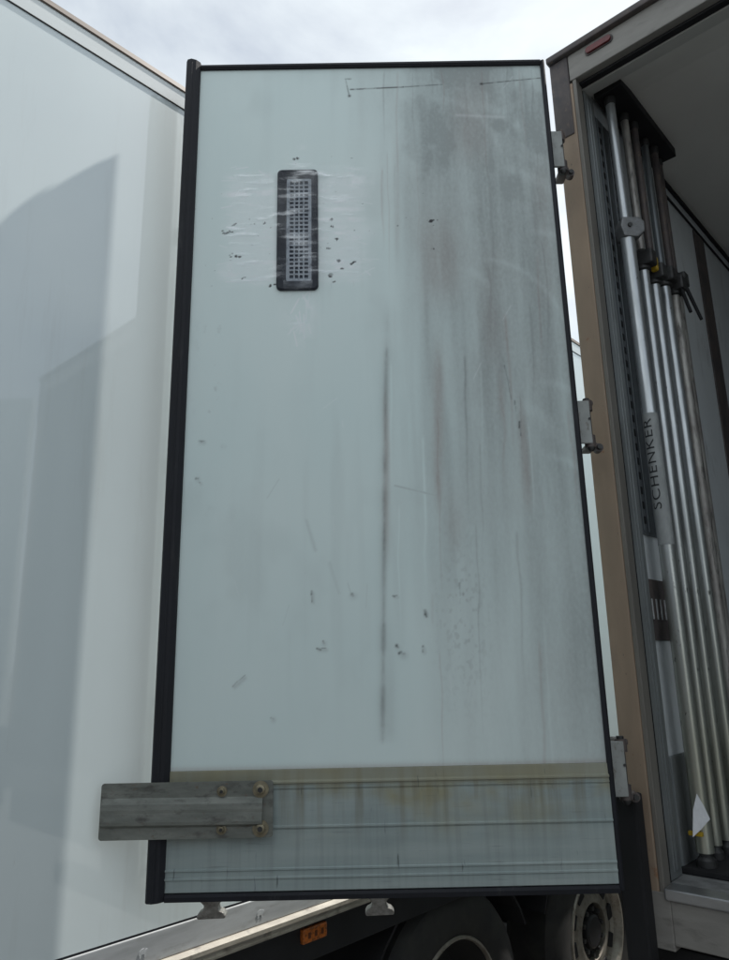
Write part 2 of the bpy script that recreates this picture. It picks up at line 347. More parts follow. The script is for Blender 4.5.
# header: roof lip, front panel, lower rubber, curved inner reveal
A('roof_lip', bx(XA0-0.004, XA1+0.004, YA-0.022, YA+0.079, ZT-0.026, ZT, 0.006), MT['dark_steel'], label='dark roof edge over the rear opening')
A('header_panel', bx(XA0+0.075, XA1-0.075, YA, YA+0.079, ZHEAD, ZT-0.0265, 0.004), MT['header'], label='grey beige header panel')
A('header_seal', bx(XL+0.02, XA1-0.09, YA+0.030, YA+0.058, ZHEAD-0.011, ZHEAD-0.0005, 0.003), MT['rubber_flat'])
rv = [(YA+0.062, ZHEAD-0.014), (YA+0.075, ZHEAD-0.004), (YA+0.11, ZHEAD+0.012), (YA+0.17, ZC+2.150), (YA+0.26, ZC+2.163), (YA+0.30, ZC+2.167), (YA+0.30, ZC+2.1679), (YA+0.062, ZC+2.1679)]
A('header_reveal', prism(rv, XL+0.006, XA1-0.081, 'yz'), MT['ceiling'])
lampA = A('marker_lamp', prism(rrect(-0.868, -0.772, ZC+2.176, ZC+2.200, 0.011), YA-0.012, YA-0.0005, 'xz'), MT['red_lens'], label='small red marker lamp on the header')
rimA = obj('lamp_base', prism(rrect(-0.874, -0.766, ZC+2.170, ZC+2.206, 0.016), YA-0.004, YA-0.0003, 'xz'), MT['dark_steel']); rimA.parent = lampA
# rear posts (left one in view)
for sgn, xo in ((1, XA0), (-1, XA1)):
    def X(x0, x1): 
        q = sorted((xo+sgn*x0, xo+sgn*x1)); return q
    x0, x1 = X(0.008, 0.083)
    A('rear_post', bx(x0, x1, YA, YA+0.145, ZSB, ZT-0.15, 0.005), MT['post'], label='beige rear corner post')
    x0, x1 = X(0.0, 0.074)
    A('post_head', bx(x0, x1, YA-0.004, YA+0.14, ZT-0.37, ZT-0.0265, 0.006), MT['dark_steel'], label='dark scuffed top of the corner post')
    x0, x1 = X(0.0835, 0.098)
    A('post_edge', bx(x0, x1, YA+0.002, YA+0.05, ZSB+0.10, ZHEAD-0.001, 0.003), MT['post_grey'])
    x0, x1 = X(0.080, 0.0975)
    A('post_seal', bx(x0, x1, YA+0.051, YA+0.060, ZFL, ZHEAD-0.02, 0.003), MT['rubber_flat'])
    x0, x1 = X(0.0785, 0.094)
    jm = bx(x0, x1, YA+0.0605, YA+0.155, ZFL+0.001, ZHEAD-0.002, 0.003)
    A('door_jamb', jm, MT['jamb'], label='grey steel jamb inside the post')
    for yy in (0.095, 0.118):
        x0, x1 = X(0.0930, 0.0965)
        A('jamb_rib', bx(x0, x1, YA+yy, YA+yy+0.007, ZFL+0.02, ZHEAD-0.03, 0.001), MT['jamb'])
    x0, x1 = X(-0.006, 0.064)
    A('rubber_buffer', bx(x0, x1, YA-0.055, YA-0.001, ZC-0.90, ZC-0.385, 0.008), MT['rubber_flat'], label='black rubber buffer on the post')
    x0, x1 = X(0.060, 0.112)
    A('lower_post', bx(x0, x1, YA-0.003, YA+0.10, ZC-0.79, ZC-0.645, 0.003), MT['header'])
A('sill', bx(XA0+0.112, XA1-0.112, YA-0.002, YA+0.10, ZC-0.775, ZFL-0.030, 0.003), MT['header'], label='dull grey rear sill')
A('sill_edge', bx(XA0+0.100, XA1-0.100, YA-0.010, YA+0.06, ZFL-0.0295, ZFL+0.001, 0.004), MT['alu'], label='bright worn sill edge')
# lashing tracks on the left inner wall
XI = XL+0.0055
trk = A('lashing_track', bx(XI, XI+0.006, YA+0.172, YA+0.330, ZC+0.40, ZC+2.06, 0.002), MT['track'], label='slotted grey lashing track on the wall')
def sub(o, par):
    o.parent = par; return o
for yy in (YA+0.205, YA+0.305):
    for dy in (-0.022, 0.022):
        sub(obj('track_rib', bx(XI+0.0062, XI+0.011, yy+dy-0.003, yy+dy+0.003, ZC+0.41, ZC+2.05, 0.001), MT['track']), trk)
slot_me = None
for yy in (YA+0.205, YA+0.305):
    zz = ZC+0.45
    while zz < ZC+2.03:
        s_ = obj('slot', bx(XI+0.0061, XI+0.0072, yy-0.008, yy+0.008, zz-0.013, zz+0.013, 0.0), MT['slot']); s_.parent = trk
        zz += 0.052
# slotted wall plate
pl = A('wall_plate', bx(XI, XI+0.005, YA+0.158, YA+0.36, ZC+0.05, ZC+0.25, 0.002), MT['dark_steel'], label='dark steel plate with three slots')
for k in range(4):
    y_ = YA+0.180+k*0.036
    sub(obj('plate_slot', bx(XI+0.0052, XI+0.0075, y_, y_+0.009, ZC+0.118, ZC+0.185, 0.002), MT['white_mark']), pl)
A('kick_board', bx(XI, XI+0.010, YA+0.185, YA1-0.1, ZFL+0.002, ZC-0.303, 0.004), MT['jamb'], label='grey kick board along the wall')
A('cable_trim', bx(XI, XI+0.016, YA+0.85, YA1-0.1, ZC+2.143, ZC+2.158, 0.003), MT['rubber_flat'])
A('cable_trim', bx(XI, XI+0.008, YA+0.85, YA1-0.1, ZC+2.078, ZC+2.088, 0.002), MT['rubber_flat'])
for yy in (YA+1.27, YA+2.6, YA+3.9):
    A('wall_strap_track', bx(XI, XI+0.006, yy, yy+0.15, ZFL+0.4, ZC+2.07, 0.002), MT['dark_steel'])
# bar rack under the ceiling
A('bar_rack', bx(-0.925, -0.815, YA+0.165, YA+0.735, ZC+2.125, ZC+2.166, 0.004), MT['rubber_flat'], label='dark rack strip under the ceiling')
A('rubber_mat', bx(-0.935, -0.79, YA+0.17, YA+0.86, ZFL-0.0005, ZFL+0.018, 0.004), MT['rubber_flat'], label='black rubber mat under the bars')
# running gear
for xx in (XA0+0.75, XA1-0.83):
    A('chassis_beam', bx(xx, xx+0.08, YA+0.25, YA1+1.5, 0.80, ZSB-0.03), MT['chassis'])
A('underrun_bar', bx(XA0+0.15, XA1-0.15, YA+0.35, YA+0.47, 0.48, 0.60, 0.01), MT['chassis'])
for xx in (XA0+0.76, XA1-0.82):
    A('underrun_arm', bx(xx, xx+0.06, YA+0.37, YA+0.45, 0.60, 0.82), MT['chassis'])
A('body_base', bx(XA0+0.02, XA1-0.02, YA+0.105, YA1-0.02, ZSB-0.03, ZSB+0.018), MT['chassis'])
A('tail_beam', bx(XA0+0.03, XA1-0.03, YA+0.06, YA+0.104, ZC-1.02, ZC-0.80, 0.004), MT['chassis'])
for yy in (YA+2.6, YA+3.95, YA+8.9):
    add_wheel(ta, (XA1-0.20, yy, 0.49)); add_wheel(ta, (XA0+0.20, yy, 0.49), -1)
    A('axle', tube((XA0+0.3, yy, 0.49), (XA1-0.3, yy, 0.49), 0.065, None, 14), MT['chassis'])
    for xx in (XA0+0.75, XA1-0.83):
        A('suspension_arm', bx(xx-0.02, xx+0.1, yy-0.3, yy+0.3, 0.5, 0.81, 0.02), MT['chassis'])
# cab ahead of the box
cabp = [(YA1+0.15, 0.62), (YA1+2.15, 0.50), (YA1+2.25, 1.0), (YA1+2.22, 1.75), (YA1+1.85, 3.05), (YA1+1.6, 3.25), (YA1+0.15, 3.25)]
A('cab', prism(cabp, XA0+0.05, XA1-0.05, 'yz'), MT['wall'])

# ------------------------------------------------------------ the swung-out door
LX, LY = -1.877, 1.184
RX, RY = -0.958, 2.036
DW = math.hypot(RX-LX, RY-LY); dang = math.atan2(RY-LY, RX-LX)
ZD = ZC-0.606; DH = 2.69; DT = 0.075
door = empty('door', (LX-ta.location[0], LY-ta.location[1], ZD), dang, ta)
door['label'] = 'grimy white insulated door swung out beside the truck'
# local axes: x to the hinge, y away from the camera, z up.  Inner face at y = 0.
def D(name, bm, m, smooth=False, label=None, kind=None): return obj(name, bm, m, door, smooth, label, kind)

# --- panel face: fine grid that carries a grime attribute
def smooth_noise(nx, nz, cx, cz, seed):
    g_ = np.random.default_rng(seed).random((cz+3, cx+3))
    X = np.linspace(0, cx, nx); Z = np.linspace(0, cz, nz)
    ix = np.floor(X).astype(int); iz = np.floor(Z).astype(int); fx = X-ix; fz = Z-iz
    fx = fx*fx*(3-2*fx); fz = fz*fz*(3-2*fz)
    A_ = g_[np.ix_(iz, ix)]*(1-fx)[None]+g_[np.ix_(iz, ix+1)]*fx[None]
    B_ = g_[np.ix_(iz+1, ix)]*(1-fx)[None]+g_[np.ix_(iz+1, ix+1)]*fx[None]
    return A_*(1-fz)[:, None]+B_*fz[:, None]
def fbm(nx, nz, cx, cz, seed, oc=4):
    o_ = 0; am = 1; tot = 0
    for k in range(oc):
        o_ = o_+am*smooth_noise(nx, nz, int(cx*2**k), int(max(1, cz*2**k)), seed+k*13); tot += am; am *= 0.55
    return o_/tot
X0, X1, Z0, Z1 = 0.022, DW-0.012, 0.322, DH-0.016
NX, NZ = 500, 960
xs = np.linspace(X0, X1, NX); zs = np.linspace(Z0, Z1, NZ)
U, V = np.meshgrid(xs, zs)
def sst(e0, e1, x): 
    t_ = np.clip((x-e0)/(e1-e0), 0, 1); return t_*t_*(3-2*t_)
def gauss(x, s): return np.exp(-(x/s)**2)
grey = np.zeros_like(U); brown = np.zeros_like(U); black = np.zeros_like(U); light = np.zeros_like(U)
st1 = fbm(NX, NZ, 16, 3, 11, 3); st2 = fbm(NX, NZ, 46, 9, 47, 3); cl = fbm(NX, NZ, 6, 9, 83); st3 = fbm(NX, NZ, 8, 3, 131)
fine = fbm(NX, NZ, 120, 160, 201, 2)
wob = 0.05*(fbm(NX, NZ, 3, 8, 301)-0.5)
def sw(cx, cz, seed, lo, hi, oc=3): return sst(lo, hi, fbm(NX, NZ, cx, cz, seed, oc))
edge = np.interp(V, [0.32, 0.9, 1.1, 1.75, 2.2, 2.69], [0.92, 0.87, 0.85, 0.80, 0.77, 0.74])
inside = sst(-0.26, 0.26, U-edge+1.6*wob+0.22*(fbm(NX, NZ, 16, 3, 611, 3)-0.5))
hgt = np.interp(V, [0.32, 0.6, 1.0, 1.6, 2.2, 2.69], [0.62, 0.68, 0.70, 0.80, 0.90, 0.88])
body = 0.54+0.22*sw(6, 2, 621, 0.25, 0.75)+0.20*sw(17, 2, 631, 0.25, 0.78)+0.10*sw(44, 3, 641, 0.3, 0.75)+0.06*sw(110, 60, 651, 0.35, 0.75, 2)-0.20*sw(8, 3, 661, 0.5, 0.8)
grey += inside*hgt*body
grey += 0.10*sw(26, 3, 671, 0.55, 0.8)*sst(0.05, 0.5, U)*sst(0.4, 0.8, V)     # thin veils on the clean half
# broad runs that fade at both ends
for (u0, w, z0, z1, amp) in ((0.80, 0.050, 1.45, 2.55, 0.10), (0.90, 0.07, 1.3, 2.62, 0.12), (1.03, 0.04, 1.2, 2.5, 0.16), (1.16, 0.07, 1.0, 2.66, 0.26), (0.98, 0.025, 0.7, 2.0, 0.18), (1.10, 0.03, 0.5, 1.7, 0.16), (1.205, 0.035, 0.42, 0.95, 0.30), (0.70, 0.016, 1.9, 2.55, 0.14), (0.735, 0.03, 1.65, 2.3, 0.18), (0.845, 0.03, 0.9, 1.5, 0.18), (0.655, 0.012, 1.5, 1.76, 0.22), (0.40, 0.04, 1.45, 1.7, 0.10), (0.79, 0.012, 1.5, 1.95, 0.22)):
    lean = 0.018*(V-1.5)+0.03*(fbm(NX, NZ, 1, 7, int(u0*1000))-0.5)
    grey += amp*gauss(U-u0-lean, w)*sst(z0-0.2, z0+0.3, V)*(1-sst(z1-0.4, z1+0.06, V))*(0.4+1.0*st2)
# the long dark rub mark
ux = np.interp(V, [0.38, 1.41, 1.76], [0.616, 0.652, 0.668])
rm = sst(0.375, 0.40, V)*(1-sst(1.38, 1.78, V))*(0.45+0.75*sst(0.3, 0.7, smooth_noise(NX, NZ, 1, 40, 5)))
grey += 0.50*gauss(U-ux, 0.0075)*rm + 0.20*gauss(U-ux+0.004, 0.016)*rm; black += 0.16*gauss(U-ux, 0.0030)*rm*sst(0.45, 0.7, smooth_noise(NX, NZ, 2, 60, 6))
grey += 0.22*gauss(U-ux-0.02, 0.018)*sst(0.37, 0.42, V)*(1-sst(0.5, 0.8, V))
# rust-brown runs
for (u0, w, z0, z1, amp) in ((0.818, 0.010, 1.05, 1.62, 0.7), (1.022, 0.006, 1.34, 1.50, 0.9), (0.835, 0.045, 1.72, 2.1, 0.45), (1.08, 0.010, 1.05, 1.4, 0.55), (0.95, 0.04, 2.25, 2.62, 0.45), (0.70, 0.006, 1.9, 2.4, 0.3), (1.00, 0.03, 1.5, 1.95, 0.25), (0.652, 0.006, 0.9, 1.45, 0.6), (1.19, 0.02, 1.7, 2.3, 0.25), (0.86, 0.02, 0.9, 1.15, 0.35)):
    lean = 0.02*(V-1.4)
    brown += 1.05*amp*gauss(U-u0-lean-0.02*(st1-0.5), w*1.5)*sst(z0-0.05, z0+0.12, V)*(1-sst(z1-0.15, z1+0.05, V))*(0.4+0.9*st2)
brown += 0.10*inside*sst(0.4, 0.75, cl)*hgt
# diffuse dirt along the borders, faint handling marks on the clean side
grey += 0.25*gauss(U-X1, 0.02)*(0.3+st2) + 0.16*gauss(U-X0, 0.012)*st1 + 0.22*gauss(V-Z1, 0.012)
grey += 0.14*sst(0.55, 0.8, cl)*(1-inside)*0.8 + 0.05*(st2-0.5)
grey += 0.32*gauss(U-0.10, 0.045)*sst(0.62, 0.8, fbm(NX, NZ, 50, 60, 17))*sst(1.0, 1.25, V)*(1-sst(1.6, 1.8, V))
grey += 0.25*sst(0.55, 0.75, fine)*gauss(U-0.86, 0.07)*gauss(V-0.72, 0.22)
brown += 0.6*gauss(V-0.322, 0.010)
# thin drip lines and scuffs that run down the dirty half
for k in range(46):
    u0 = RNG.uniform(0.66, 1.235); z1 = RNG.choice([2.66, RNG.uniform(1.2, 2.6), RNG.uniform(0.6, 1.6)]); l_ = RNG.uniform(0.12, 0.7); w = RNG.uniform(0.0016, 0.0045)
    lean = 0.02*(V-z1)+0.012*(smooth_noise(NX, NZ, 1, 24, 900+k)-0.5)
    m_ = gauss(U-u0-lean, w)*sst(z1-l_, z1-0.4*l_, V)*(1-sst(z1-0.02, z1+0.01, V))*(0.3+0.9*st2)
    if RNG.random() < 0.35: brown += RNG.uniform(0.25, 0.6)*m_
    elif RNG.random() < 0.25: grey -= RNG.uniform(0.15, 0.35)*m_
    else: grey += RNG.uniform(0.18, 0.45)*m_
for k in range(9):                           # wiped arcs
    u0 = RNG.uniform(0.8, 1.15); z0 = RNG.uniform(0.7, 2.4); rr = RNG.uniform(0.10, 0.30)
    d_ = np.hypot(U-u0, (V-z0)*0.8)-rr
    grey -= 0.16*gauss(d_, RNG.uniform(0.008, 0.025))*sst(0.0, 0.08, U-u0+0.02)*sst(0, 0.1, V-z0)*inside
grey += 0.30*inside*sst(0.52, 0.68, fbm(NX, NZ, 9, 14, 821, 4))*sst(1.9, 2.4, V)*(0.6+0.6*st2)
# scratches and nicks
def line(arr, u0, z0, u1, z1, w, amp):
    dx, dz = u1-u0, z1-z0; L_ = math.hypot(dx, dz)
    i0, i1 = np.searchsorted(xs, [min(u0, u1)-0.05, max(u0, u1)+0.05]); j0, j1 = np.searchsorted(zs, [min(z0, z1)-0.05, max(z0, z1)+0.05])
    u_, v_ = U[j0:j1, i0:i1], V[j0:j1, i0:i1]
    t_ = ((u_-u0)*dx+(v_-z0)*dz)/L_; d_ = ((u_-u0)*dz-(v_-z0)*dx)/L_
    arr[j0:j1, i0:i1] = np.maximum(arr[j0:j1, i0:i1], amp*gauss(d_, w)*sst(-w, w, t_)*(1-sst(L_-w, L_+w, t_)))
line(black, 0.539, 2.628, 0.562, 2.628, 0.0028, 0.7); line(black, 0.541, 2.628, 0.553, 2.558, 0.0022, 0.6); line(black, 0.552, 2.560, 0.556, 2.552, 0.005, 0.9)
line(black, 0.556, 2.583, 0.75, 2.590, 0.0026, 0.85); line(black, 0.75, 2.590, 0.888, 2.598, 0.0022, 0.6); line(black, 1.028, 2.598, 1.24, 2.619, 0.0022, 0.7); line(black, 1.02, 2.597, 1.032, 2.598, 0.005, 0.9)
line(light, 0.925, 2.468, 1.10, 2.455, 0.006, 0.20); line(grey, 0.925, 2.456, 1.16, 2.440, 0.006, 0.5)
for (u0, z0, u1, z1, w, amp) in ((0.418, 0.815, 0.418, 0.780, 0.003, 0.9), (0.536, 0.805, 0.539, 0.795, 0.005, 0.9), (0.75, 0.752, 0.752, 0.73, 0.005, 1), (0.74, 0.65, 0.74, 0.63, 0.0035, 0.8), (0.664, 0.655, 0.665, 0.645, 0.005, 0.9), (0.668, 0.628, 0.69, 0.628, 0.0045, 1), (0.43, 0.648, 0.46, 0.648, 0.0026, 0.8), (0.45, 0.67, 0.452, 0.66, 0.003, 0.7), (0.655, 0.795, 0.672, 0.795, 0.003, 0.7), (0.855, 0.83, 0.857, 0.79, 0.003, 0.5), (0.866, 0.80, 0.866, 0.79, 0.004, 0.5), (0.19, 0.545, 0.225, 0.578, 0.0024, 0.55), (1.07, 1.33, 1.072, 1.28, 0.0035, 0.8), (1.06, 1.40, 1.062, 1.36, 0.003, 0.6), (0.065, 1.285, 0.085, 1.283, 0.003, 0.6), (0.06, 1.165, 0.07, 1.163, 0.004, 0.7), (0.072, 1.15, 0.078, 1.15, 0.003, 0.6), (0.30, 0.46, 0.31, 0.455, 0.003, 0.4), (1.035, 1.52, 1.05, 1.40, 0.0028, 0.55)):
    zm, um = (z0+z1)/2, (u0+u1)/2            # broken into two uneven strokes
    line(black, u0, z0, um+RNG.normal(0, 0.002), zm+RNG.normal(0, 0.003), w*0.9, amp*0.85); line(black, um, zm, u1+RNG.normal(0, 0.002), z1, w*0.6, amp*0.6)
    line(grey, u0+0.003, z0-0.004, u1+0.004, z1-0.006, w*2.5, 0.35)
line(grey, 0.67, 1.13, 0.80, 1.095, 0.004, 0.5); line(grey, 0.43, 0.93, 0.40, 1.03, 0.006, 0.25); line(grey, 0.47, 0.90, 0.50, 0.80, 0.008, 0.2)
for k in range(30):
    u0 = RNG.uniform(0.05, 1.2); z0 = RNG.uniform(0.4, 2.6); an = RNG.normal(math.pi/2, 0.5); l_ = RNG.uniform(0.01, 0.09)
    line(grey if RNG.random() < 0.6 else light, u0, z0, u0+l_*math.cos(an), z0+l_*math.sin(an), 0.002, RNG.uniform(0.08, 0.25))
# specks round the vent
sp = [(0.161, 2.045, 0.006), (0.135, 2.015, 0.007), (0.150, 2.020, 0.005), (0.118, 2.022, 0.005), (0.170, 1.924, 0.008), (0.150, 1.928, 0.006), (0.155, 1.915, 0.004), (0.215, 2.05, 0.004), (0.26, 2.05, 0.005), (0.49, 2.06, 0.007), (0.49, 2.03, 0.006), (0.475, 1.95, 0.006), (0.51, 1.90, 0.008), (0.545, 1.89, 0.005), (0.52, 1.87, 0.005), (0.485, 1.85, 0.008), (0.49, 1.825, 0.006), (0.56, 1.89, 0.006), (0.50, 1.985, 0.005), (0.812, 2.05, 0.004), (0.822, 2.045, 0.006), (0.835, 2.048, 0.006), (0.832, 2.030, 0.004), (0.828, 1.94, 0.005), (0.845, 1.935, 0.004), (0.85, 1.96, 0.003), (0.74, 2.06, 0.004), (0.37, 2.30, 0.008), (0.285, 1.815, 0.007), (0.195, 1.845, 0.005)]
for k in range(45):
    sp.append((RNG.normal(0.37, 0.17), RNG.normal(2.02, 0.14), RNG.uniform(0.0018, 0.004)))
ragged = fbm(NX, NZ, 150, 260, 711, 2)
for (u0, z0, s_) in sp:
    for q in range(3 if s_ > 0.004 else 1):
        e_ = RNG.uniform(0.6, 2.0); sz = s_*RNG.uniform(0.35, 0.85)
        uu, zz = u0+RNG.normal(0, 0.75*s_), z0+RNG.normal(0, 0.55*s_)
        black = np.maximum(black, 0.95*sst(0.35, 0.75, np.exp(-(((U-uu)/(sz*e_))**2+((V-zz)/sz)**2))+0.5*(ragged-0.5))*(1 if s_ > 0.004 else 0.6))
# clear-tape residue: pale, slightly glossy torn bands, plus fine white lines painted as highlights
tp = fbm(NX, NZ, 5, 130, 401, 3); tq = fbm(NX, NZ, 30, 50, 421, 3)
ztape = sst(1.80, 1.86, V)*(1-sst(2.20, 2.27, V))
utape = sst(0.10, 0.17, U+0.08*(tp-0.5))*(1-sst(0.55, 0.64, U+0.10*(tq-0.5)))
tape = ztape*utape
light += tape*(0.30+0.55*sst(0.52, 0.74, tp)*sst(0.35, 0.7, tq))
light += 0.45*gauss(U-0.385, 0.045)*gauss(V-1.72, 0.09)*sst(0.45, 0.7, tq)
light += 0.5*gauss(U-0.56, 0.06)*gauss(V-2.22, 0.03)*sst(0.45, 0.65, tq)+0.4*gauss(U-0.37, 0.03)*gauss(V-2.31, 0.05)*sst(0.5, 0.7, tq)
for k in range(70):
    z0 = RNG.uniform(1.80, 2.27); u0 = RNG.choice([RNG.uniform(0.10, 0.26), RNG.uniform(0.44, 0.58), RNG.uniform(0.12, 0.6)]); l_ = RNG.uniform(0.015, 0.08)
    line(light, u0, z0, u0+l_, z0+RNG.normal(0, 0.018), 0.0016, RNG.uniform(0.3, 1.0))
for k in range(16):
    z0 = RNG.uniform(1.63, 1.80); u0 = RNG.normal(0.385, 0.025)
    line(light, u0, z0, u0+RNG.normal(0, 0.02), z0-RNG.uniform(0.02, 0.07), 0.0018, RNG.uniform(0.4, 1.0))
black *= 0.55+0.6*sst(0.3, 0.6, fbm(NX, NZ, 110, 200, 731, 2))
grime = np.stack([np.clip(grey, 0, 1), np.clip(brown, 0, 1), np.clip(black, 0, 1), np.clip(light, 0, 1)], -1).reshape(-1, 4)

verts = np.stack([U.ravel(), np.zeros(U.size), V.ravel()], -1)
# gentle unevenness of the skin, as on a real laminated door
verts[:, 1] += 0.0012*(fbm(NX, NZ, 3, 6, 501, 2).ravel()-0.5)
idx = np.arange(NX*NZ).reshape(NZ, NX)
faces = np.stack([idx[:-1, :-1], idx[:-1, 1:], idx[1:, 1:], idx[1:, :-1]], -1).reshape(-1, 4)
me = bpy.data.meshes.new('door_skin')
me.vertices.add(len(verts)); me.vertices.foreach_set('co', verts.ravel())
me.loops.add(faces.size); me.loops.foreach_set('vertex_index', faces.ravel())
me.polygons.add(len(faces)); me.polygons.foreach_set('loop_start', np.arange(0, faces.size, 4))
me.update(calc_edges=True); me.shade_smooth()
at = me.color_attributes.new('grime', 'FLOAT_COLOR', 'POINT'); at.data.foreach_set('color', grime.astype(np.float32).ravel())

dm = bpy.data.materials.new('door_gelcoat'); dm.use_nodes = True
N, Lk = dm.node_tree.nodes, dm.node_tree.links; b = N['Principled BSDF']
atn = N.new('ShaderNodeAttribute'); atn.attribute_name = 'grime'
sep = N.new('ShaderNodeSeparateColor'); Lk.new(atn.outputs['Color'], sep.inputs[0])
tcn = N.new('ShaderNodeTexCoord')
def noise(scale, vs=(1, 1, 1), det=5):
    m_ = N.new('ShaderNodeMapping'); m_.inputs['Scale'].default_value = vs
    n_ = N.new('ShaderNodeTexNoise'); n_.inputs['Scale'].default_value = scale; n_.inputs['Detail'].default_value = det
    Lk.new(tcn.outputs['Object'], m_.inputs[0]); Lk.new(m_.outputs[0], n_.inputs['Vector']); return n_
def mixc(fac, c1, c2):
    m_ = N.new('ShaderNodeMix'); m_.data_type = 'RGBA'
    if fac is not None: Lk.new(fac, m_.inputs[0])
    for i_, c in ((6, c1), (7, c2)):
        if isinstance(c, tuple): m_.inputs[i_].default_value = (*c, 1)
        else: Lk.new(c, m_.inputs[i_])
    return m_.outputs[2]
def mul(s1, v): 
    m_ = N.new('ShaderNodeMath'); m_.operation = 'MULTIPLY'; m_.use_clamp = True
    Lk.new(s1, m_.inputs[0])
    if isinstance(v, float): m_.inputs[1].default_value = v
    else: Lk.new(v, m_.inputs[1])
    return m_.outputs[0]
def rng(s1, a0, a1, b0, b1):
    m_ = N.new('ShaderNodeMapRange'); Lk.new(s1, m_.inputs[0])
    for i_, v in enumerate((a0, a1, b0, b1)): m_.inputs[i_+1].default_value = v
    return m_.outputs[0]
base = mixc(rng(noise(2.0, (1, 1, 0.6)).outputs['Fac'], 0.35, 0.65, 0, 1), (0.665, 0.785, 0.775), (0.715, 0.815, 0.80))
grain = rng(noise(90, (1.2, 1, 0.7), 6).outputs['Fac'], 0.3, 0.7, 0.90, 1.10)
c_ = mixc(mul(mul(sep.outputs[0], grain), 0.80), base, (0.25, 0.272, 0.272))
c_ = mixc(mul(mul(sep.outputs[1], grain), 0.60), c_, (0.30, 0.215, 0.195))
c_ = mixc(mul(atn.outputs['Alpha'], 0.9), c_, (0.93, 0.95, 0.97))
c_ = mixc(sep.outputs[2], c_, (0.03, 0.03, 0.032))
Lk.new(c_, b.inputs['Base Color'])
rg = rng(sep.outputs[0], 0, 1, 0.38, 0.65)
mt_ = N.new('ShaderNodeMath'); mt_.operation = 'MULTIPLY_ADD'; mt_.use_clamp = True
Lk.new(atn.outputs['Alpha'], mt_.inputs[0]); mt_.inputs[1].default_value = -0.25; Lk.new(rg, mt_.inputs[2])
Lk.new(mt_.outputs[0], b.inputs['Roughness'])
b.inputs['Specular IOR Level'].default_value = 0.45
bp = N.new('ShaderNodeBump'); bp.inputs['Strength'].default_value = 0.12; bp.inputs['Distance'].default_value = 0.002
Lk.new(noise(45, (1, 1, 0.3)).outputs['Fac'], bp.inputs['Height']); Lk.new(bp.outputs[0], b.inputs['Normal'])
me.materials.append(dm)
sk = bpy.data.objects.new('door_skin', me); COL.objects.link(sk); sk.parent = door
sk['label'] = 'grimy white inner skin streaked with grey dirt'

D('door_core', bx(0.012, DW-0.010, 0.0045, DT-0.004, 0.014, DH-0.012), MT['wall'])
D('outer_skin', bx(0.010, DW-0.008, DT-0.0035, DT, 0.012, DH-0.010), MT['wall'])
# --- kick rail of ribbed aluminium (extruded profile)
km = bpy.data.materials.new('kick_aluminium'); km.use_nodes = True
N, Lk = km.node_tree.nodes, km.node_tree.links; b = N['Principled BSDF']
tcn = N.new('ShaderNodeTexCoord')
runs = rng(noise(1.0, (34, 1, 2.6), 7).outputs['Fac'], 0.47, 0.70, 0, 1)
blot = rng(noise(4.5, (1, 1, 1.6), 6).outputs['Fac'], 0.44, 0.62, 0, 1)
sepx = N.new('ShaderNodeSeparateXYZ'); Lk.new(tcn.outputs['Object'], sepx.inputs[0])
topb = rng(sepx.outputs[2], 0.276, 0.286, 0, 1)
upz = rng(sepx.outputs[2], 0.12, 0.28, 0, 1)
base = mixc(rng(noise(3.0, (1, 1, 8), 6).outputs['Fac'], 0.3, 0.7, 0, 1), (0.275, 0.335, 0.335), (0.36, 0.415, 0.405))
c_ = mixc(mul(mul(blot, upz), 0.9), base, (0.31, 0.28, 0.15))
c_ = mixc(mul(mul(runs, upz), 0.8), c_, (0.17, 0.15, 0.09))
c_ = mixc(mul(rng(noise(1.0, (60, 1, 3), 6).outputs['Fac'], 0.45, 0.8, 0, 1), 0.35), c_, (0.16, 0.18, 0.175))
c_ = mixc(mul(rng(noise(1.0, (9, 1, 160), 5).outputs['Fac'], 0.62, 0.74, 0, 1), 0.35), c_, (0.12, 0.13, 0.13))
c_ = mixc(mul(topb, 0.75), c_, (0.275, 0.265, 0.19))
c_ = mixc(mul(rng(noise(1.0, (70, 1, 9), 3).outputs['Fac'], 0.67, 0.72, 0, 1), 0.6), c_, (0.05, 0.06, 0.06))
Lk.new(c_, b.inputs['Base Color']); b.inputs['Roughness'].default_value = 0.5; b.inputs['Metallic'].default_value = 0.15
prof = [(0.0, 0.0145), (-0.006, 0.018), (-0.006, 0.046), (-0.009, 0.048), (-0.009, 0.052), (-0.006, 0.054), (-0.006, 0.067), (-0.009, 0.069), (-0.009, 0.073), (-0.006, 0.075), (-0.006, 0.168), (-0.0045, 0.169), (-0.0045, 0.172), (-0.0095, 0.173), (-0.0095, 0.177), (-0.006, 0.179), (-0.006, 0.268), (-0.0045, 0.269), (-0.0045, 0.272), (-0.0085, 0.273), (-0.0085, 0.276), (-0.006, 0.2765), (-0.006, 0.284), (-0.011, 0.286), (-0.011, 0.290), (-0.004, 0.294), (-0.003, 0.320), (0.0, 0.3215), (0.004, 0.3215), (0.004, 0.0145)]
def kick(x0, x1):
    return prism([(q[0], q[1]) for q in prof], x0, x1, 'yz')
D('kick_rail', kick(0.022, DW-0.012), km, label='ribbed aluminium kick rail stained with brown runs')
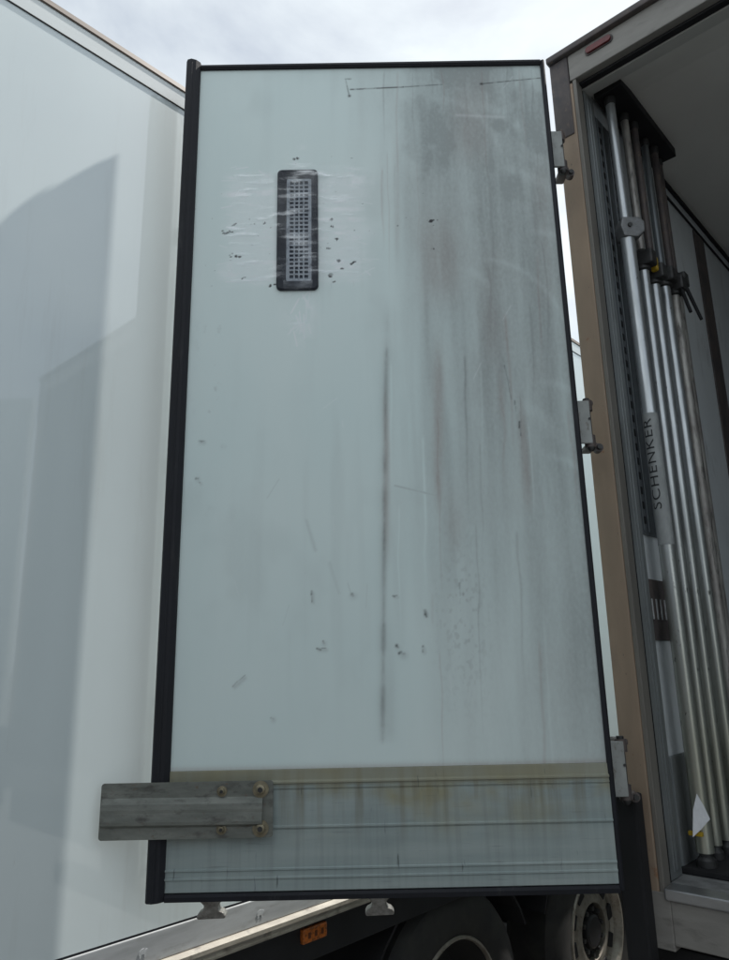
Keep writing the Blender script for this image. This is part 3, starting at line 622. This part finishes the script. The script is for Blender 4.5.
# --- seals
def seal_prism(cross, z0, z1): return prism(cross, z0, z1, 'xy')
left = [(-0.026, 0.020), (-0.026, -0.012), (-0.020, -0.022), (-0.006, -0.026), (0.010, -0.020), (0.022, -0.008), (0.0235, 0.0035), (0.010, 0.004), (0.010, DT), (-0.012, DT), (-0.022, 0.05)]
sl = D('edge_seal', seal_prism(left, -0.002, DH-0.002), MT['rubber'], label='thick black rubber seal along the free edge')
bulb = [(-0.0265, 0.004), (-0.0265, -0.012), (-0.0203, -0.0225), (-0.006, -0.0265), (0.010, -0.0205), (0.0225, -0.008), (0.0232, 0.003)]
obj('seal_bulb', seal_prism(bulb, -0.003, DH+0.012), MT['rubber'], sl)
obj('seal_lip', seal_prism([(-0.006, -0.0255), (-0.002, -0.0285), (0.002, -0.0245), (-0.002, -0.022)], 0.004, DH-0.004), MT['rubber'], sl)
right = [(DW-0.0125, -0.004), (DW-0.003, -0.010), (DW+0.003, -0.004), (DW+0.004, DT), (DW-0.0075, DT), (DW-0.0075, 0.004), (DW-0.0125, 0.0035)]
D('edge_seal', seal_prism(right, 0.001, DH), MT['rubber'])
topx = [(-0.006, DH-0.0175), (-0.012, DH-0.010), (-0.010, DH-0.001), (0.0, DH+0.002), (DT, DH+0.002), (DT, DH-0.009), (0.004, DH-0.010), (0.0035, DH-0.0175)]
D('edge_seal', prism(topx, 0.024, DW-0.0126, 'yz'), MT['rubber'])
botx = [(-0.006, 0.0142), (-0.014, 0.008), (-0.012, -0.004), (0.0, -0.006), (DT, -0.006), (DT, 0.011), (0.004, 0.0135)]
D('edge_seal', prism(botx, 0.024, DW-0.0126, 'yz'), MT['rubber'])
# --- vent: rounded black frame, bevelled, with a real grid over a dark duct
VX0, VX1, VZ0, VZ1 = 0.303, 0.441, 1.795, 2.250
GX0, GX1, GZ0, GZ1 = 0.335, 0.419, 1.826, 2.214
def ring(o0, i0, y_out, y_in):
    bm = bmesh.new()
    loops = []
    for (pts, y_) in ((o0, 0.002), (o0, y_out+0.003), (rrect(VX0+0.004, VX1-0.004, VZ0+0.004, VZ1-0.004, 0.014), y_out), (i0, y_out+0.002), (i0, y_in)):
        loops.append([bm.verts.new((q[0], y_, q[1])) for q in pts])
    n = len(loops[0])
    for i in range(len(loops)-1):
        for k in range(n): bm.faces.new((loops[i][k], loops[i][(k+1) % n], loops[i+1][(k+1) % n], loops[i+1][k]))
    bmesh.ops.recalc_face_normals(bm, faces=bm.faces); return bm
D('vent_frame', ring(rrect(VX0, VX1, VZ0, VZ1, 0.016), rrect(GX0, GX1, GZ0, GZ1, 0.006), -0.011, -0.0015), MT['vent'], True, label='black rounded vent frame')
D('vent_duct', bx(GX0-0.004, GX1+0.004, -0.0014, -0.0009, GZ0-0.004, GZ1+0.004), MT['vent_dark'])
gr = bmesh.new()
bxs = [GX0, GX1]
border = 0.011
add(gr, bx(GX0, GX0+border, -0.008, -0.004, GZ0, GZ1)); add(gr, bx(GX1-border, GX1, -0.008, -0.004, GZ0, GZ1))
add(gr, bx(GX0+border, GX1-border, -0.008, -0.004, GZ0, GZ0+0.010)); add(gr, bx(GX0+border, GX1-border, -0.008, -0.004, GZ1-0.010, GZ1))
ncol, nrow = 4, 24
pw = (GX1-GX0-2*border)/ncol; ph = (GZ1-GZ0-0.02)/nrow
for k in range(1, ncol):
    x_ = GX0+border+k*pw; add(gr, bx(x_-0.0026, x_+0.0026, -0.0078, -0.0042, GZ0+0.010, GZ1-0.010))
for k in range(1, nrow):
    z_ = GZ0+0.010+k*ph; add(gr, bx(GX0+border, GX1-border, -0.0074, -0.0046, z_-0.0028, z_+0.0028))
D('vent_grille', gr, MT['grille'], label='pale grille of small square holes', kind='stuff')
# --- clear adhesive tape stuck across the vent, wrinkled and torn at the ends
tm = bpy.data.materials.new('clear_tape'); tm.use_nodes = True
N, Lk = tm.node_tree.nodes, tm.node_tree.links; N.remove(N['Principled BSDF'])
tr = N.new('ShaderNodeBsdfTransparent'); gl = N.new('ShaderNodeBsdfGlossy'); gl.inputs['Roughness'].default_value = 0.12; gl.inputs['Color'].default_value = (0.95, 0.96, 0.98, 1)
tr.inputs['Color'].default_value = (1.0, 1.0, 1.0, 1)
df = N.new('ShaderNodeBsdfDiffuse'); df.inputs['Color'].default_value = (0.80, 0.84, 0.85, 1)
mx0 = N.new('ShaderNodeMixShader'); mx0.inputs[0].default_value = 0.4; mx = N.new('ShaderNodeMixShader')
tcn = N.new('ShaderNodeTexCoord')
mk1 = rng(noise(1.0, (9, 1, 46), 7).outputs['Fac'], 0.53, 0.74, 0.03, 0.42)
mk2 = rng(noise(1.0, (7, 1, 7), 5).outputs['Fac'], 0.38, 0.62, 0.15, 1.0)
milky = mul(mk1, mk2)
Lk.new(gl.outputs[0], mx0.inputs[1]); Lk.new(df.outputs[0], mx0.inputs[2])
Lk.new(milky, mx.inputs[0]); Lk.new(tr.outputs[0], mx.inputs[1]); Lk.new(mx0.outputs[0], mx.inputs[2]); Lk.new(mx.outputs[0], N['Material Output'].inputs[0])
def tape(u0, u1, z0, z1, seed, layer, upright=False):
    rg = np.random.default_rng(seed); nu, nz = (90, 40) if not upright else (20, 110)
    bm = bmesh.new(); grid = []
    wr = fbm(nu, nz, 7 if not upright else 4, 6 if not upright else 12, seed, 4)
    e0 = np.interp(np.arange(nz), np.linspace(0, nz, 14), rg.random(14))*0.05; e1 = np.interp(np.arange(nz), np.linspace(0, nz, 14), rg.random(14))*0.05; f0 = rg.random(nu)*0.025; f1 = rg.random(nu)*0.025
    tilt = rg.normal(0, 0.012)
    for j_ in range(nz):
        row = []
        for i_ in range(nu):
            fu, fz = i_/(nu-1), j_/(nz-1)
            a0, a1 = (u0+e0[j_], u1-e1[j_]) if not upright else (u0, u1)
            b0, b1 = (z0, z1) if not upright else (z0+f0[i_], z1-f1[i_])
            u_, z_ = a0+(a1-a0)*fu, b0+(b1-b0)*fz
            if upright: u_ += tilt*(fz-0.5)*2
            else: z_ += tilt*(fu-0.5)*2
            du = max(VX0-u_, u_-VX1, 0); dz = max(VZ0-z_, z_-VZ1, 0); d_ = math.hypot(du, dz)
            lift = max(0.0, 1-d_/0.035); lift = lift*lift*(3-2*lift)
            row.append(bm.verts.new((u_, -0.0022-layer*0.0008-0.0112*lift-0.0030*float(wr[j_, i_])*(0.6+0.4*lift), z_)))
        grid.append(row)
    for j_ in range(nz-1):
        for i_ in range(nu-1): bm.faces.new((grid[j_][i_], grid[j_][i_+1], grid[j_+1][i_+1], grid[j_+1][i_]))
    return D('tape_strip', bm, tm, True)
tape(0.125, 0.595, 1.838, 2.262, 31, 0); tape(0.105, 0.57, 1.995, 2.085, 23, 2); tape(0.145, 0.615, 2.11, 2.235, 22, 2)
tape(0.33, 0.425, 1.64, 2.335, 26, 4, True); tape(0.43, 0.665, 2.185, 2.262, 27, 5); tape(0.12, 0.54, 1.862, 1.93, 29, 2)
# --- overlap plate with a pressed rib and bolts
pb = prism(rrect(-0.155, 0.314, 0.155, 0.298, 0.008), -0.0325, -0.0285, 'xz')
D('stop_plate', pb, MT['plate'], label='worn grey metal plate bolted across the free edge')
rb = [(0.0, 0.186), (-0.004, 0.189), (-0.0125, 0.194), (-0.0135, 0.202), (-0.0115, 0.224), (-0.0120, 0.232), (-0.0100, 0.246), (-0.003, 0.258), (0.0, 0.261)]
rbp = prism([(-0.0326+q[0], q[1]-0.002) for q in rb], -0.150, 0.286, 'yz')
bmesh.ops.rotate(rbp, cent=(0.08, -0.03, 0.22), matrix=Matrix.Rotation(rad(0.3), 3, 'Y'), verts=rbp.verts)
D('plate_rib', rbp, MT['plate'], label='pressed stiffening rib of the plate')
D('plate_spacer', bx(0.06, 0.31, -0.0284, -0.0096, 0.182, 0.265), MT['plate'])
for (u0, z0, rr, big) in ((0.280, 0.276, 0.022, 1), (0.281, 0.178, 0.022, 1), (0.175, 0.273, 0.014, 0), (0.176, 0.178, 0.014, 0)):
    w_ = lathe([(-0.0328, rr*0.2), (-0.0328, rr), (-0.0355, rr), (-0.036, rr*0.65), (-0.0362, rr*0.62), (-0.042, rr*0.58), (-0.0445, rr*0.4), (-0.045, 0.0005)], 20, 'Y')
    bmesh.ops.translate(w_, vec=(u0, 0, z0), verts=w_.verts)
    bo = D('bolt', w_, MT['bolt'], True)
    hx = tube((u0, -0.0440, z0), (u0, -0.0462, z0), rr*0.33, None, 6); obj('bolt_socket', hx, MT['iron'], bo)
# --- locking rods on the outer face with cams that show under the door
for u0 in (0.128, 0.598):
    rod = D('locking_rod', tube((u0, DT+0.035, -0.02), (u0, DT+0.035, DH+0.01), 0.0135, None, 16), MT['alu'], True)
    for z0 in (0.5, 1.3, 2.2):
        obj('rod_bracket', bx(u0-0.03, u0+0.03, DT+0.0005, DT+0.052, z0-0.02, z0+0.02, 0.004), MT['alu'], rod)
    camo = [(-0.040, -0.072), (-0.034, -0.062), (-0.022, -0.056), (-0.019, -0.044), (-0.030, -0.034), (-0.040, -0.032), (-0.040, -0.024), (0.030, -0.018), (0.040, -0.022), (0.040, -0.030), (0.026, -0.036), (0.019, -0.046), (0.022, -0.056), (0.034, -0.060), (0.042, -0.070), (0.040, -0.076), (-0.036, -0.078)]
    cb = prism([(u0+q[0], q[1]) for q in camo], DT+0.018, DT+0.055, 'xz'); bevel(cb, 0.002, 1)
    obj('locking_cam', cb, MT['cam'], rod)
hb = D('handle', tube((0.36, DT+0.05, 0.62), (0.128, DT+0.06, 0.60), 0.012, None, 12), MT['alu'])
# --- hinges: pale leaf in the gap, pin ends above and below, arm on the post
hp = Vector((-0.9905, 2.128, 0))
hu = Vector((math.cos(dang), math.sin(dang), 0))
for (zt, zb) in ((2.42, 2.275), (1.405, 1.262), (0.374, 0.226)):
    hinge = D('hinge', bx(DW+0.008, DW+0.051, 0.030, 0.040, zb, zt, 0.003), MT['hinge'], label='steel hinge leaf between door and post')
    ax = DW+0.048
    obj('hinge_pin', tube((ax, 0.050, zb-0.016), (ax, 0.050, zt+0.012), 0.0105, None, 14), MT['iron'], hinge, True)
    obj('knuckle', tube((ax, 0.050, zb-0.010), (ax, 0.050, zb+0.030), 0.0175, None, 16), MT['dark_steel'], hinge, True)
    obj('knuckle', tube((ax, 0.050, zt-0.030), (ax, 0.050, zt+0.004), 0.0175, None, 16), MT['dark_steel'], hinge, True)
    for z_ in (zb-0.002, zt-0.004):          # arms that reach the post
        obj('hinge_lug', bx(ax-0.012, ax+0.020, 0.040, 0.118, z_-0.009, z_+0.009, 0.007, 3), MT['dark_steel'], hinge, True)
    obj('pivot_bolt', tube((ax+0.030, 0.056, zb-0.006), (ax+0.030, 0.080, zb-0.006), 0.0135, 0.0150, 14), MT['dark_steel'], hinge, True)
    obj('pivot_nut', tube((ax+0.030, 0.048, zb-0.006), (ax+0.030, 0.056, zb-0.006), 0.0085, 0.0085, 6), MT['iron'], hinge)
    obj('grease_cap', lathe([(zb-0.024, 0.001), (zb-0.022, 0.007), (zb-0.016, 0.011), (zb-0.008, 0.0115)], 14, 'Z'), MT['iron'], hinge, True).location = (ax, 0.044, 0)
    obj('door_strap', bx(DW-0.12, DW+0.02, DT+0.0005, DT+0.007, zb+0.02, zt-0.02, 0.002), MT['hinge'], hinge)
    obj('leaf_arm', bx(DW+0.0095, DW+0.021, 0.0405, DT+0.007, zb+0.022, zt-0.022, 0.002), MT['hinge'], hinge)
    obj('hinge_screw', tube((DW+0.047, 0.0285, (zt+zb)/2+0.01), (DW+0.047, 0.0255, (zt+zb)/2+0.01), 0.004, None, 8), MT['iron'], hinge)

# --- the other rear door, folded back along the far side
d2 = empty('door', (XA1+0.02-ta.location[0], YA-0.04-ta.location[1], ZD), rad(-38), ta)
d2['label'] = 'second white rear door swung out on the far side'
obj('door_core', bx(0.012, DW, 0.0, DT, 0.0, DH, 0.004), MT['wall'], d2)
obj('edge_seal', bx(DW+0.001, DW+0.03, -0.012, DT, 0.0, DH, 0.006), MT['rubber'], d2)
obj('kick_rail', bx(0.02, DW-0.01, -0.007, -0.0005, 0.015, 0.32, 0.002), km, d2)

# ------------------------------------------------------------ load bars stored upright against the wall
GROUP = 'load bars stored upright along the wall'
def load_bar(y, x, r_low, r_up, zc_, mlow, mup, label, levers=1, yellow=False, first=False, ztop=None):
    ztop = ZC+2.118 if ztop is None else ztop
    zb = ZFL+0.0185
    t = empty('load_bar', (x, y, zb)); tag(t, label, 'load bar', GROUP)
    H = lambda z: z-zb
    t.rotation_euler = (rad(0.35) if first else rad(RNG.normal(0.1, 0.35)), rad(RNG.normal(0, 0.12)), 0)
    ft = lathe([(0.0, r_low*1.1), (0.02, r_low*1.1), (0.03, r_low*0.75), (0.05, r_low*0.7)], 20, 'Z'); obj('foot', ft, MT['iron'], t, True)
    obj('outer_tube', tube((0, 0, 0.04), (0, 0, H(zc_)), r_low, None, 28), mlow, t, True)
    obj('inner_tube', tube((0, 0, H(zc_)), (0, 0, H(ztop)-0.03), r_up, None, 24), mup, t, True)
    obj('top_pad', lathe([(H(ztop)-0.035, r_up*0.9), (H(ztop)-0.025, r_up*1.2), (H(ztop), r_up*1.2)], 20, 'Z'), MT['iron'], t, True)
    if first:
        cb = prism([(-0.024, -0.042), (0.03, -0.045), (0.058, -0.020), (0.060, 0.020), (0.040, 0.038), (-0.024, 0.036), (-0.034, 0.0)], -0.030, 0.030, 'xz')
        bmesh.ops.rotate(cb, cent=(0, 0, 0), matrix=Matrix.Rotation(rad(48), 3, 'Z'), verts=cb.verts)
        bevel(cb, 0.006, 2); bmesh.ops.translate(cb, vec=(0, 0, H(zc_)+0.005), verts=cb.verts)
        cl_ = obj('clamp', cb, MT['clamp'], t)
        n_ = Vector((math.sin(rad(48)), -math.cos(rad(48)), 0))
        obj('clamp_bolt', tube(n_*0.029+Vector((0, 0, H(zc_)+0.006)), n_*0.036+Vector((0, 0, H(zc_)+0.006)), 0.009, None, 6), MT['iron'], cl_)
    else:
        hs = lathe([(H(zc_)-0.045, r_low*1.05), (H(zc_)-0.04, r_low*1.4), (H(zc_)+0.03, r_low*1.45), (H(zc_)+0.045, r_up*1.2)], 16, 'Z'); obj('clamp', hs, MT['iron'], t, True)
        obj('clamp_lug', bx(-0.012, 0.05, -0.03, 0.02, H(zc_)-0.03, H(zc_)+0.03, 0.008), MT['iron'], t)
        if yellow: obj('grip', bx(0.008, 0.034, -0.044, -0.020, H(zc_)-0.005, H(zc_)+0.055, 0.009, 3), MT['yellow'], t)
        for k in range(levers):
            lv = tube((0.03+0.012*k, -0.012+0.03*k, H(zc_)), (0.06+0.02*k, -0.02+0.055*k, H(zc_)-0.14-0.02*k), 0.008, 0.0065, 10); obj('lever', lv, MT['rubber_flat'], t, True)
    return t
bar1 = load_bar(2.432, -0.872, 0.0255, 0.0175, ZC+1.535, MT['bar'], MT['bar'], 'thick bright load bar stencilled with letters, closest to the door post', first=True)
load_bar(2.545, -0.880, 0.0205, 0.0150, ZC+1.46, MT['bar'], MT['bar_worn'], 'slim bright load bar directly behind the stencilled one', 0)
load_bar(2.635, -0.875, 0.0205, 0.0145, ZC+1.43, MT['bar'], MT['dark_steel'], 'bright load bar with a yellow grip on its clamp', 0, True)
load_bar(2.742, -0.868, 0.0225, 0.0150, ZC+1.47, MT['bar'], MT['track'], 'bright load bar between the yellow grip and the scuffed bar', 0)
load_bar(2.840, -0.866, 0.0225, 0.0150, ZC+1.46, MT['bar_worn'], MT['dark_steel'], 'scuffed dark load bar with two hanging levers', 2)
load_bar(2.935, -0.880, 0.0200, 0.0140, ZC+1.52, MT['bar_worn'], MT['dark_steel'], 'innermost scuffed load bar at the end of the rack', 0)
# grey band and stencil lettering on the first bar
zb = ZFL+0.0185
bnd = obj('band', tube((0, 0, ZC+0.357-zb), (0, 0, ZC+0.815-zb), 0.0262, None, 28, False), MT['band'], bar1, True)
fc = bpy.data.curves.new('stencil', 'FONT'); fc.body = 'SCHENKER'; fc.size = 0.044; fc.space_character = 1.12; fc.align_x = 'LEFT'; fc.align_y = 'CENTER'; fc.resolution_u = 4
fo = bpy.data.objects.new('stencil_tmp', fc); COL.objects.link(fo)
dg = bpy.context.evaluated_depsgraph_get(); fme = bpy.data.meshes.new_from_object(fo.evaluated_get(dg)); bpy.data.objects.remove(fo)
bmt = bmesh.new(); bmt.from_mesh(fme); bpy.data.meshes.remove(fme)
bmesh.ops.subdivide_edges(bmt, edges=bmt.edges, cuts=2, use_grid_fill=True); bmesh.ops.triangulate(bmt, faces=bmt.faces)
wmax = max(v.co.x for v in bmt.verts)
face_dir = math.atan2(-2.432, 0.872)     # side of the tube that faces the yard
for v in bmt.verts:
    s_ = v.co.x/wmax*0.32; h_ = v.co.y
    an = face_dir-0.45-h_/0.0268             # letter tops point to the post
    v.co = Vector((0.0268*math.cos(an), 0.0268*math.sin(an), ZC+0.475-zb+s_))
bmesh.ops.recalc_face_normals(bmt, faces=bmt.faces)
obj('lettering', bmt, MT['ink'], bar1, label='dark stencilled lettering reading upward')
# torn paper tag and yellow tie
tagbm = bmesh.new()
n_u = Vector((math.cos(face_dir), math.sin(face_dir), 0)); s_u = Vector((-n_u.y, n_u.x, 0))
def TP(sx, z, out): return n_u*(0.028+out)+s_u*sx+Vector((0, 0, ZC+z-zb))
pts = [TP(-0.004, -0.405, 0.0), TP(-0.020, -0.45, 0.004), TP(-0.030, -0.525, 0.014), TP(-0.006, -0.505, 0.007), TP(0.024, -0.475, 0.001), TP(0.012, -0.44, 0.003)]
f_ = tagbm.faces.new([tagbm.verts.new(q) for q in pts]); 
ex = bmesh.ops.extrude_face_region(tagbm, geom=[f_]); bmesh.ops.translate(tagbm, vec=n_u*0.0012, verts=[v for v in ex['geom'] if isinstance(v, bmesh.types.BMVert)])
bmesh.ops.recalc_face_normals(tagbm, faces=tagbm.faces)
obj('paper_tag', tagbm, MT['paper'], bar1, label='torn white paper tag')
obj('tie', bx(-0.032, 0.010, -0.036, -0.024, ZC-0.525-zb, ZC-0.512-zb, 0.003), MT['yellow'], bar1)

# ------------------------------------------------------------ unseen dark trailer added behind the viewpoint to block low sky light
MT['curtain'] = mat('curtain_tarpaulin', (0.018, 0.028, 0.055), 0.5, var=0.3, vscale=(3, 3, 1))
CX0, CX1, CY0, CY1 = -6.2, 7.0, -6.65, -4.1
tcx = empty('added_shade_trailer', ((CX0+CX1)/2, (CY0+CY1)/2, 0)); tag(tcx, 'unseen dark blue curtain-sided trailer added behind the viewpoint for shade', 'trailer')
def Cc(name, bm, m):
    o = obj(name, bm, m); o.location = (-tcx.location[0], -tcx.location[1], 0); o.parent = tcx; return o
Cc('body', bx(CX0, CX1, CY0, CY1-0.03, 1.15, 3.98, 0.02), MT['curtain'])
for k in range(24):
    x_ = CX0+0.3+k*0.55
    Cc('curtain_strap', bx(x_, x_+0.045, CY1-0.029, CY1-0.022, 1.10, 3.90, 0.001), MT['rubber'])
Cc('side_rave', bx(CX0, CX1, CY1-0.10, CY1-0.02, 0.98, 1.149, 0.006), MT['chassis'])
for yy in (CY0+0.8, CY1-0.88): Cc('chassis_beam', bx(CX0+0.1, CX1-0.3, yy, yy+0.08, 0.75, 1.149), MT['chassis'])
for xx in (CX0+2.4, CX0+3.7, CX0+5.0):
    for s_, yy in ((1, CY1-0.2), (-1, CY0+0.2)):
        w = add_wheel(tcx, (xx, yy, 0.49)); w.rotation_euler = (0, 0, s_*math.pi/2)
    Cc('axle', tube((xx, CY0+0.3, 0.49), (xx, CY1-0.3, 0.49), 0.065, None, 14), MT['chassis'])
for yy in (CY0+0.5, CY1-0.62): Cc('landing_leg', bx(CX1-2.6, CX1-2.48, yy, yy+0.12, 0.0, 1.149, 0.01), MT['chassis'])
